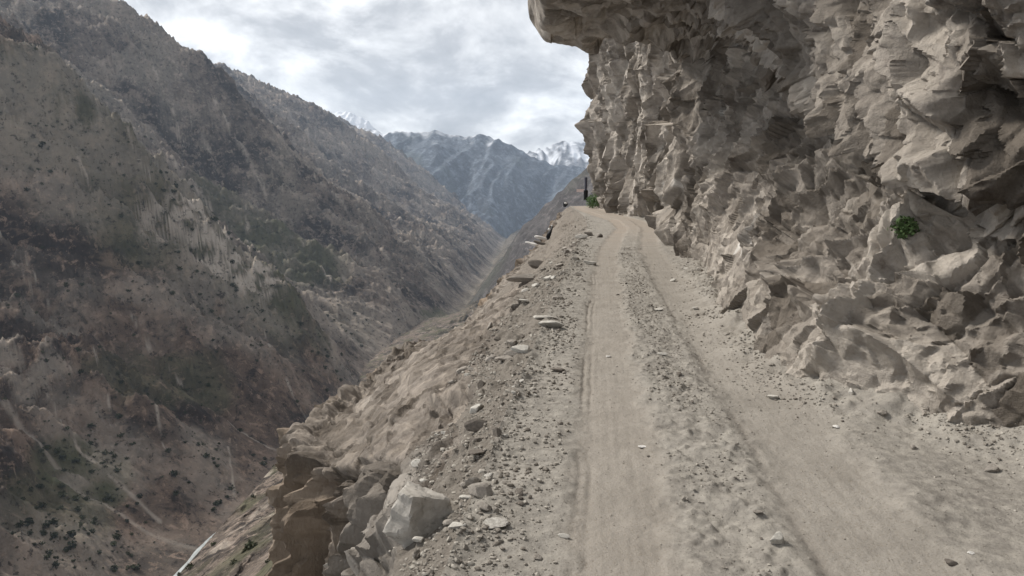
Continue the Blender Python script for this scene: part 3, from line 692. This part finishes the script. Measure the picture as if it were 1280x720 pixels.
# stones one can point to: pixel, width in pixels, look
NAMED = [
 (621, 662, 34, (1.1, 1, .8), M_PALE, 'large pale grey angular stone alone on the rubble verge near the viewer', 'stone'),
 (972, 687, 26, (1, .9, .95), M_PALE, 'pale wedge-shaped stone between the wheel tracks at the near end of the road', 'stone'),
 (1046, 537, 9, (1, 1, .7), M_WHITISH, 'small white pebble on bare dirt between right wheel track and cliff foot', 'pebble'),
 (760, 447, 8, (1.2, 1, .5), M_WHITISH, 'small white flat pebble in the left wheel track', 'pebble'),
 (822, 389, 12, (1.2, 1, .5), M_PALE, 'pale flat pebble on the loose strip between the wheel tracks', 'pebble'),
 (828, 445, 11, (1.3, 1, .5), M_PALE, 'pale flat pebble lying nearer along the strip between the wheel tracks', 'pebble'),
 (803, 559, 11, (1.3, 1, .5), M_WHITISH, 'small flat white pebble at the right border of the left wheel track', 'pebble'),
 (1213, 694, 10, (1, 1, .8), M_WHITISH, 'small white pebble on dirt at the near right of the road', 'pebble'),
 (1190, 710, 17, (1, 1, .7), M_DARK, 'dark half-buried stone at the near right of the road', 'stone'),
 (1240, 590, 22, (1.2, 1, .7), M_STONE, 'grey stone with a pointed top fallen on the dirt below the near cliff', 'stone'),
 (697, 464, 18, (1.4, 1, .6), M_DARK, 'dark flat stone beside the left edge of the left wheel track', 'stone'),
 (685, 409, 32, (1.4, .8, .65), M_PALE, 'pale slab, one of two lying together on the verge below the shelf edge', 'stone slab'),
 (678, 400, 30, (1.5, .7, .5), M_PALE, 'long thin pale slab lying behind the thicker pale slab on the verge', 'stone slab'),
 (662, 352, 36, (2.0, .6, .5), M_STONE, 'long grey stone block tilted down the slope at the outer verge', 'stone block'),
 (672, 335, 20, (1.3, 1, .9), M_DARK, 'dark stone sitting above the long tilted block on the slope', 'stone'),
 (735, 294, 14, (1.2, 1, 1), M_STONE, 'grey boulder at the top of the verge where the road begins to bend', 'boulder'),
 (727, 299, 13, (1.3, 1, .8), M_PALE, 'pale stone at the foot of the grey boulder beside the bend', 'stone'),
 (750, 297, 10, (1, 1, 1), M_DARK, 'dark stone on the road edge right of the grey boulder near the bend', 'stone'),
 (737, 331, 16, (1.4, 1, .7), M_PALE, 'pale flattened stone at the left road border partway to the bend', 'stone'),
 (709, 317, 11, (.8, .8, 1.2), M_PALE, 'small upright pale stone on the upper verge slope', 'stone'),
 (653, 440, 26, (1.4, 1, .7), M_PALE, 'pale flat stone topping a small heap at the verge edge', 'stone'),
 (630, 452, 22, (1.2, 1, .8), M_STONE, 'grey stone at the lower side of the small heap on the verge edge', 'stone'),
 (640, 446, 18, (1.2, 1, .8), M_STONE, 'grey stone in the middle of the small heap on the verge edge', 'stone'),
 (596, 540, 30, (1.1, 1, .9), M_DARK, 'dark rock jutting from the verge above the bare outcrop', 'rock'),
 (597, 570, 24, (1.1, 1, .8), M_DARK, 'lower dark rock jutting from the verge just below another dark rock', 'rock'),
 (583, 625, 20, (1.3, 1, .7), M_PALE, 'pale angular stone on rubble right of the big grey boulder', 'stone'),
 (570, 664, 22, (1.4, 1, .6), M_PALE, 'pale flat stone on rubble left of the largest verge stone', 'stone'),
 (522, 684, 18, (1, 1, .9), M_PALE, 'pale stone wedged at the base of the big grey boulder', 'stone'),
 (705, 673, 14, (1.2, 1, .6), M_PALE, 'small pale stone right of the largest verge stone beside the wheel track', 'stone'),
 (672, 700, 16, (1.2, 1, .7), M_STONE, 'grey stone on rubble just nearer than the largest verge stone', 'stone'),
 (655, 378, 12, (1.1, 1, .8), M_PALE, 'small pale stone on the slope below the long tilted block', 'stone'),
 (947, 650, 14, (1, 1, .8), M_STONE, 'rounded grey stone on the loose strip, farther than the pale wedge-shaped stone', 'stone'),
]
for px, py, wpx, sc, mt, lab, cat in NAMED:
    u, s = px_on_shelf(px, py)
    put_stone(cat.split()[-1] if cat != 'stone slab' else 'stone_slab', u, s, wpx * s / FPX * 1.2, lab, None, mt, sc=sc, cat=cat,
              rot=(stone_r.uniform(-.2, .2), stone_r.uniform(-.2, .2), stone_r.uniform(-.5, .5)), sink=.2)

# big pale grey boulder standing at the verge edge
br = np.random.default_rng(8)
V, Fc = rock_shape(4, br, 9, (1, .85, 1.25), .06)
wv = facets(V * np.array([1.1, 1.1, 2.2]), 410, .4, .8, .3); V = V * (1 - .30 * (wv[:, 0] - wv[:, 0].mean()))[:, None]
V = V * (1 + .05 * perlin(np.stack([V[:, 0] * .6, V[:, 1] * .6, V[:, 2] * 6 + V[:, 0] * 2], -1), 412))[:, None]; V[:, 2] = np.minimum(V[:, 2], .82 + .12 * V[:, 0])
u, s = px_on_shelf(522, 672)
bo = mesh_from('boulder', V * .25, Fc, M_PALE, False)
M_BOULD = mat_stone('boulder_stone', (.29, .27, .24), (.36, .335, .30)); bo.data.materials[0] = M_BOULD
bo.location = (*road2world(np.array(u), np.array(s), np.array(ground_z(u, s) + .16)).tolist(),)
bo.rotation_euler = (.1, -.15, .6)
tag(bo, 'big pale grey boulder with a flat top standing at the verge edge over the outcrop', 'boulder')

# anonymous stones, the largest ones as individuals
GV, GR, GC = 'stones strewn over the rubble verge', 'stones lying loose on the road', 'stones fallen at the cliff foot'
def clustered(fn):
    while True:
        u, s = fn()
        if .5 + 1.5 * mnoise.noise((u * 1.6, s * .9, 3.3)) > stone_r.random(): return u, s
def scatter(n, fn, lo, hi, label, group, mats):
    for _ in range(n):
        u, s = fn(); size = lo * (hi / lo) ** (stone_r.random() ** 1.8)
        size *= .55 + .45 * min(s / 8, 2.2)
        put_stone('stone', u, s, size, label, group, mats[int(stone_r.integers(0, len(mats)))])
def f_verge():
    s = 3.6 * (46 / 3.6) ** (stone_r.random() ** 1.15); e = float(edge(np.array([s]))[0])
    return e + .35 - 1.45 * stone_r.random() - .014 * s * stone_r.random(), s
def f_mid():
    s = 3.6 * (26 / 3.6) ** stone_r.random(); return float(track_c(np.array(s))) + stone_r.normal(0, .17), s
def f_foot():
    s = 5 * (40 / 5) ** (stone_r.random() ** 1.3); return float(foot(np.array([s]))[0]) - abs(stone_r.normal(0, .35)) + .1, s
scatter(170, lambda: clustered(f_verge), .065, .30, 'broken grey stone strewn on the rubble verge outside the left wheel track', GV, [M_STONE, M_STONE, M_STONE, M_PALE, M_DARK])
scatter(45, f_mid, .03, .075, 'small grey stone on the loose strip between the two wheel tracks', GR, [M_STONE, M_STONE, M_DARK])
scatter(70, f_foot, .04, .17, 'grey stone fallen onto the dirt along the foot of the overhanging cliff', GC, [M_STONE, M_STONE, M_PALE])

# gravel: too many to count
gs = [rock_shape(1, stone_r, 9, (1, .85, .65), 0) for _ in range(8)]
GVv, GFf, off = [], [], 0
def gravel(n, fn, lo, hi):
    global off
    for _ in range(n):
        u, s = fn(); sz = lo * (hi / lo) ** (stone_r.random() ** 2) * (.6 + .4 * min(s / 6, 3.0))
        V, Fc = gs[int(stone_r.integers(0, 8))]; a = stone_r.uniform(0, 6.28); c, d = math.cos(a), math.sin(a)
        W = V @ np.array([[c, d, 0], [-d, c, 0], [0, 0, 1]]) * (sz * .5)
        GVv.append(W + road2world(np.array(u), np.array(s), np.array(ground_z(u, s) + sz * .1))); GFf.append(Fc + off); off += len(V)
def g_any():
    s = 3.2 * (30 / 3.2) ** (stone_r.random() ** 1.2); e = float(edge(np.array([s]))[0]); f = float(foot(np.array([s]))[0])
    return e + (f - e) * stone_r.random(), s
def g_near_right():
    s = 3.0 * (11 / 3.0) ** stone_r.random(); f = float(foot(np.array([s]))[0])
    return f - .1 - 1.3 * stone_r.random() ** 1.3, s
def g_verge():
    s = 3.2 * (50 / 3.2) ** (stone_r.random() ** 1.15); e = float(edge(np.array([s]))[0])
    return e + .62 - 1.75 * stone_r.random() ** .9 - .015 * s * stone_r.random(), s
gravel(9500, lambda: clustered(g_verge), .016, .075); gravel(3000, lambda: clustered(f_mid), .010, .04); gravel(2600, lambda: clustered(f_foot), .012, .055); gravel(6500, g_any, .006, .02); gravel(1500, g_near_right, .008, .035)
go = mesh_from('gravel', np.concatenate(GVv), np.concatenate(GFf), M_GRAVEL, False); go['kind'] = 'stuff'

# ------------------------------------------------------------------ painted stones, post and plants
M_BLACK = mat_flat('black_paint', (.012, .012, .013), .6); M_WHITE = mat_flat('white_paint', (.72, .70, .67), .7, .1)
def painted(px, py, s_hint, w, h, label, lean, spots):
    p = at(px, py, s_hint); root = empty('marker_stone', p.tolist()); root.rotation_euler = (0, lean, .3)
    r = np.random.default_rng(int(px)); V, Fc = rock_shape(3, r, 10, (w / 2, w / 2, h / 2), .05)
    b = mesh_from('body', V + np.array([0, 0, h * .46]), Fc, M_BLACK, True, parent=root)
    for (dx, dz, rad) in spots:
        V2, F2 = rock_shape(2, r, 8, (rad, rad * .7, rad * .8), .03)
        mesh_from('white_patch', V2 + np.array([dx, -w * .34, dz]), F2, M_WHITE, True, parent=root)
    return tag(root, label, 'marker stone')
painted(707, 260, 58, .42, .62, 'small black marker stone with one white patch on the road edge at the crest', 0, [(-.04, .40, .13)])
painted(684, 300, 36, .30, .85, 'tall black stone with two white spots on its side, standing at the outer verge', .35, [(-.14, .55, .09), (-.05, .75, .07)])
def on_edge(px, py, Y, size, sc, mat, label, cat='stone', name='stone'):
    p = at(px, py, Y); o = bpy.data.objects.new(name, stone_mesh(int(stone_r.integers(0, 10)), mat)); COL.objects.link(o)
    o.location = p.tolist(); o.scale = tuple(size * .5 * x for x in sc); o.rotation_euler = (.1, .25, .2); return tag(o, label, cat)
on_edge(675, 297, 34.5, .75, (1.2, .8, .6), M_WHITISH, 'white flat rock below the tall black stone at the outer verge', 'rock', 'rock')
on_edge(673, 303, 34, .75, (1.2, .9, .5), M_DARK, 'shadow recess under the white flat rock at the outer verge, shaped as a dark rock', 'rock', 'rock')  # dark body put where only shade lies under the white slab
on_edge(664, 304, 33.5, .6, (1.3, .8, .6), M_WHITISH, 'lower white rock left of the dark shadow recess at the outer verge', 'rock', 'rock')

post = empty('sign_post', at(732, 256, 70).tolist())
def tube(r0, r1, h, n=10):
    a = np.linspace(0, 2 * np.pi, n, endpoint=False)
    V = np.concatenate([np.stack([r0 * np.cos(a), r0 * np.sin(a), 0 * a], -1), np.stack([r1 * np.cos(a), r1 * np.sin(a), 0 * a + h], -1)])
    return V, np.array([[i, (i + 1) % n, n + (i + 1) % n, n + i] for i in range(n)])
def boxv(x, y, z, c):
    V = np.array([[i, j, k] for i in (-1, 1) for j in (-1, 1) for k in (-1, 1)], float) * np.array([x, y, z]) / 2 + np.array(c)
    return V, np.array([[0, 1, 3, 2], [4, 6, 7, 5], [0, 4, 5, 1], [2, 3, 7, 6], [0, 2, 6, 4], [1, 5, 7, 3]])
M_POST = mat_flat('dark_post', (.045, .045, .06), .6); M_BOARD = mat_flat('pink_board', (.62, .50, .48), .7, .08)
V, Fc = tube(.10, .14, 1.3); V[:, 2] += 1.35; mesh_from('pole', V, Fc, M_POST, parent=post)
V, Fc = tube(.20, .22, .95); V[:, 2] += .45; mesh_from('base', V, Fc, M_BLACK, parent=post)
V, Fc = boxv(.72, .06, .26, (-.52, 0, 1.38)); mesh_from('board', V, Fc, M_BOARD, False, parent=post)
tag(post, 'dark upright post with a small pinkish white board sticking out, behind the bend bush', 'sign post')

t = NT('leaf_green'); oi = t.n('ShaderNodeObjectInfo').outputs['Random']; p = t.pos()
M_LEAF = t.done(t.mix(t.noise(p, 9, 3), (.03, .052, .018), (.075, .115, .045)))
t = NT('bush_green'); p = t.pos(); M_LEAF2 = t.done(t.mix(t.noise(p, 5, 3), (.08, .14, .055), (.16, .23, .11)))
t = NT('far_shrub'); p = t.pos(); M_SHRUB = t.done(t.mix(t.n('ShaderNodeObjectInfo').outputs['Random'], (.022, .026, .014), (.05, .055, .03)))
M_STEM = mat_flat('stem', (.10, .075, .05))
def leaves(n, rad, size, r, flat=(1, 1, 1)):
    c = r.normal(size=(n, 3)); c /= np.linalg.norm(c, axis=1, keepdims=True); c *= (r.random((n, 1)) ** .45)
    c *= 1 + .35 * fbm(c * 2.2, 2, 500)[:, None]
    c *= rad * np.array(flat)
    a = r.normal(size=(n, 3)); a /= np.linalg.norm(a, axis=1, keepdims=True); b = np.cross(a, r.normal(size=(n, 3))); b /= np.linalg.norm(b, axis=1, keepdims=True)
    a *= size * r.uniform(.6, 1.3, (n, 1)); b *= size * .45 * r.uniform(.6, 1.3, (n, 1))
    V = np.stack([c - a, c + b, c + a, c - b], 1).reshape(-1, 3)
    return V, np.arange(4 * n).reshape(n, 4)
def plant(name, loc, rad, n, size, mat, label, cat, flat, seed):
    r = np.random.default_rng(seed); root = empty(name, loc)
    V, Fc = leaves(n, rad, size, r, flat); mesh_from('foliage', V + np.array([0, 0, rad * flat[2] * .8]), Fc, mat, False, parent=root)
    Vs, Fs, o = [], [], 0
    for k in range(6):
        d = np.array([r.normal(0, .5), r.normal(0, .5), 1]); V, Fc = tube(rad * .03, rad * .012, rad * 1.2, 6)
        V[:, :2] += V[:, 2:3] * d[None, :2] * .7; Vs.append(V); Fs.append(Fc + o); o += len(V)
    mesh_from('stem', np.concatenate(Vs), np.concatenate(Fs), M_STEM, parent=root)
    return tag(root, label, cat)
plant('bush', at(741, 259, 62).tolist(), .62, 800, .09, M_LEAF2, 'bright green bush at the cliff corner where the road bends', 'bush', (1, 1, 1), 3)
# small plant growing out of the cliff: find the wall point on its sight line
pxc, pyc, fc = project(Pc); dsq = (pxc - 1130) ** 2 + (pyc - 300) ** 2 + np.where((Kc > .5) & (Kc < 6), 0, 1e6)
cand = np.argwhere(dsq < 16); best = min(cand, key=lambda ij: fc[ij[0], ij[1]]) if len(cand) else np.unravel_index(np.argmin(dsq), dsq.shape)
lp = Pc[best[0], best[1]] + Nc[best[0], best[1]] * .05
plant('shrub', lp.tolist(), .13, 330, .026, M_LEAF, 'small green plant growing out of a crack in the overhanging cliff', 'plant', (1, .9, .9), 4)

# shrubs dotted over the far slope
SH_ME = []
for k in range(5):
    V, Fc = leaves(70, 1.0, .42, np.random.default_rng(600 + k), (1, 1, .85)); V[:, 2] += .55
    SH_ME.append(mesh_from('shrub', V, Fc, M_SHRUB, False, link=False))
r = np.random.default_rng(42); spots = []
run = np.minimum.accumulate(PYg, axis=0); vis = PYg <= run + .3
for _ in range(90000):
    i = int(r.integers(0, len(Yr) * .62)); j = int(r.integers(0, len(ratios)))
    if not vis[i, j] or not (0 < PXg[i, j] < 640 and 0 < PYg[i, j] < 715): continue
    Y = Yr[i]
    if Y > 2900 or WE[i, j] < 25: continue
    dens = .16 + .5 * green[i, j] + .35 * (gn[i, j] > .05) - .3 * (Y > 1900)
    if PYg[i, j] < 150: dens *= .25
    if r.random() < dens * .18: spots.append((Xg[i, j], Y, Zg[i, j], (1.2 + 4.2 * r.random() ** 2.2) * (1 + .25 * (Y > 1500))))
spots = spots[:1500]
spots.sort(key=lambda q: -q[3] / q[1])
for q in spots[:290]:
    o = bpy.data.objects.new('shrub', SH_ME[int(r.integers(0, 5))]); COL.objects.link(o)
    o.location = (q[0], q[1], q[2]); o.scale = (q[3] * r.uniform(.8, 1.2), q[3] * r.uniform(.8, 1.3), q[3] * r.uniform(.7, 1.0)); o.rotation_euler = (0, 0, r.uniform(0, 6.28))
    tag(o, 'dark green shrub, one of many dotting the brown slope across the gorge', 'shrub', 'shrubs dotted over the mountainside')
Vs, Fs, o_ = [], [], 0
for q in spots[290:]:
    V, Fc = leaves(36, 1.0, .5, r, (1, 1, .8)); Vs.append(V * q[3] + np.array([q[0], q[1], q[2] + q[3] * .5])); Fs.append(Fc + o_); o_ += len(V)
for _ in range(420):                                           # scrub on our own hillside
    i = int(r.integers(60, 560)); j = int(r.integers(20, 190)); sz = r.uniform(.8, 2.4)
    if r.random() > .25 + hg[i, j]: continue
    V, Fc = leaves(60, 1.0, .38, r, (1, 1, .8)); Vs.append(V * sz + np.array([HX[i, j], HY[i, j], HZ_[i, j] + sz * .4])); Fs.append(Fc + o_); o_ += len(V)
so = mesh_from('undergrowth', np.concatenate(Vs), np.concatenate(Fs), M_SHRUB, False); so['kind'] = 'stuff'

# ------------------------------------------------------------------ air
hz = mesh_from('haze', *boxv(30000, 24000, 3400, (0, 8000, 0)), None, False); hz['kind'] = 'stuff'
hz.location.z = 900
m = bpy.data.materials.new('haze'); m.use_nodes = True; nt = m.node_tree
for n in list(nt.nodes):
    if n.type != 'OUTPUT_MATERIAL': nt.nodes.remove(n)
vol = nt.nodes.new('ShaderNodeVolumePrincipled'); vol.inputs['Color'].default_value = (.66, .80, 1, 1); vol.inputs['Density'].default_value = 2.8e-5
vol.inputs['Anisotropy'].default_value = .2
nt.links.new(vol.outputs[0], nt.nodes['Material Output'].inputs['Volume']); hz.data.materials.append(m)

# ------------------------------------------------------------------ sky, sun, camera
SUN_EL, SUN_AZ = math.radians(43), math.radians(-60)              # azimuth clockwise from +Y: from the left
w = bpy.data.worlds.new('World'); S.world = w; w.use_nodes = True; nt = w.node_tree; bg = nt.nodes['Background']
sky = nt.nodes.new('ShaderNodeTexSky'); sky.sky_type = 'NISHITA'; sky.sun_disc = False; sky.sun_elevation = SUN_EL; sky.sun_rotation = SUN_AZ
def N(typ, **kw):
    nd = nt.nodes.new(typ)
    for k, v in kw.items(): setattr(nd, k, v)
    return nd
tc = N('ShaderNodeTexCoord'); sep = N('ShaderNodeSeparateXYZ'); nt.links.new(tc.outputs['Generated'], sep.inputs[0])
def M(op, a, b, cl=False):
    nd = N('ShaderNodeMath', operation=op, use_clamp=cl)
    for i, v in enumerate((a, b)):
        if isinstance(v, bpy.types.NodeSocket): nt.links.new(v, nd.inputs[i])
        else: nd.inputs[i].default_value = v
    return nd.outputs[0]
zz = M('MAXIMUM', sep.outputs[2], 0.0); den = M('ADD', zz, .42)
cmb = N('ShaderNodeCombineXYZ'); nt.links.new(M('DIVIDE', sep.outputs[0], den), cmb.inputs[0]); nt.links.new(M('DIVIDE', sep.outputs[1], den), cmb.inputs[1])
def noise(sc, det, rg, dist, off):
    mp = N('ShaderNodeMapping'); nt.links.new(cmb.outputs[0], mp.inputs[0]); mp.inputs['Location'].default_value = off
    nd = N('ShaderNodeTexNoise'); nt.links.new(mp.outputs[0], nd.inputs['Vector'])
    nd.inputs['Scale'].default_value = sc; nd.inputs['Detail'].default_value = det; nd.inputs['Roughness'].default_value = rg; nd.inputs['Distortion'].default_value = dist
    return nd.outputs[0]
n1 = noise(3.0, 7, .6, .4, (3.1, 1.7, 0)); n2 = noise(7.5, 6, .6, .3, (.3, 5.2, 0))
cl = M('ADD', M('MULTIPLY', n1, .72), M('MULTIPLY', n2, .28))
rp = N('ShaderNodeValToRGB'); nt.links.new(cl, rp.inputs[0])
e = rp.color_ramp.elements; e[0].position = .36; e[0].color = (1.8, 1.85, 1.95, 1); e[1].position = .64; e[1].color = (6.9, 6.9, 6.8, 1)
x = e.new(.47); x.color = (2.75, 2.78, 2.85, 1); x = e.new(.55); x.color = (4.5, 4.5, 4.5, 1)
mx = N('ShaderNodeMix', data_type='RGBA'); mx.inputs[0].default_value = .965
nt.links.new(sky.outputs[0], mx.inputs[6]); nt.links.new(rp.outputs[0], mx.inputs[7])
nt.links.new(mx.outputs[2], bg.inputs[0]); bg.inputs[1].default_value = .11
sun = bpy.data.lights.new('Sun', 'SUN'); sun.energy = 2.7; sun.angle = math.radians(12); sun.color = (1, .95, .88)
so_ = bpy.data.objects.new('Sun', sun); COL.objects.link(so_)
d = Vector((math.sin(SUN_AZ) * math.cos(SUN_EL), math.cos(SUN_AZ) * math.cos(SUN_EL), math.sin(SUN_EL)))
so_.rotation_euler = (-d).to_track_quat('-Z', 'Y').to_euler()

cam = bpy.data.cameras.new('Camera'); co = bpy.data.objects.new('Camera', cam); COL.objects.link(co)
cam.sensor_width = 36; cam.lens = FPX / 1280 * 36; cam.clip_start = .05; cam.clip_end = 60000
co.location = (0, 0, CAMH); co.rotation_euler = (math.pi / 2 - PITCH, 0, 0); S.camera = co

S.view_settings.view_transform = 'Standard'; S.view_settings.look = 'None'; S.view_settings.exposure = 1.0; S.view_settings.gamma = 1
S.cycles.use_denoising = True; S.cycles.max_bounces = 5; S.cycles.diffuse_bounces = 3; S.cycles.volume_bounces = 0
S.cycles.transparent_max_bounces = 8; S.cycles.volume_max_steps = 64
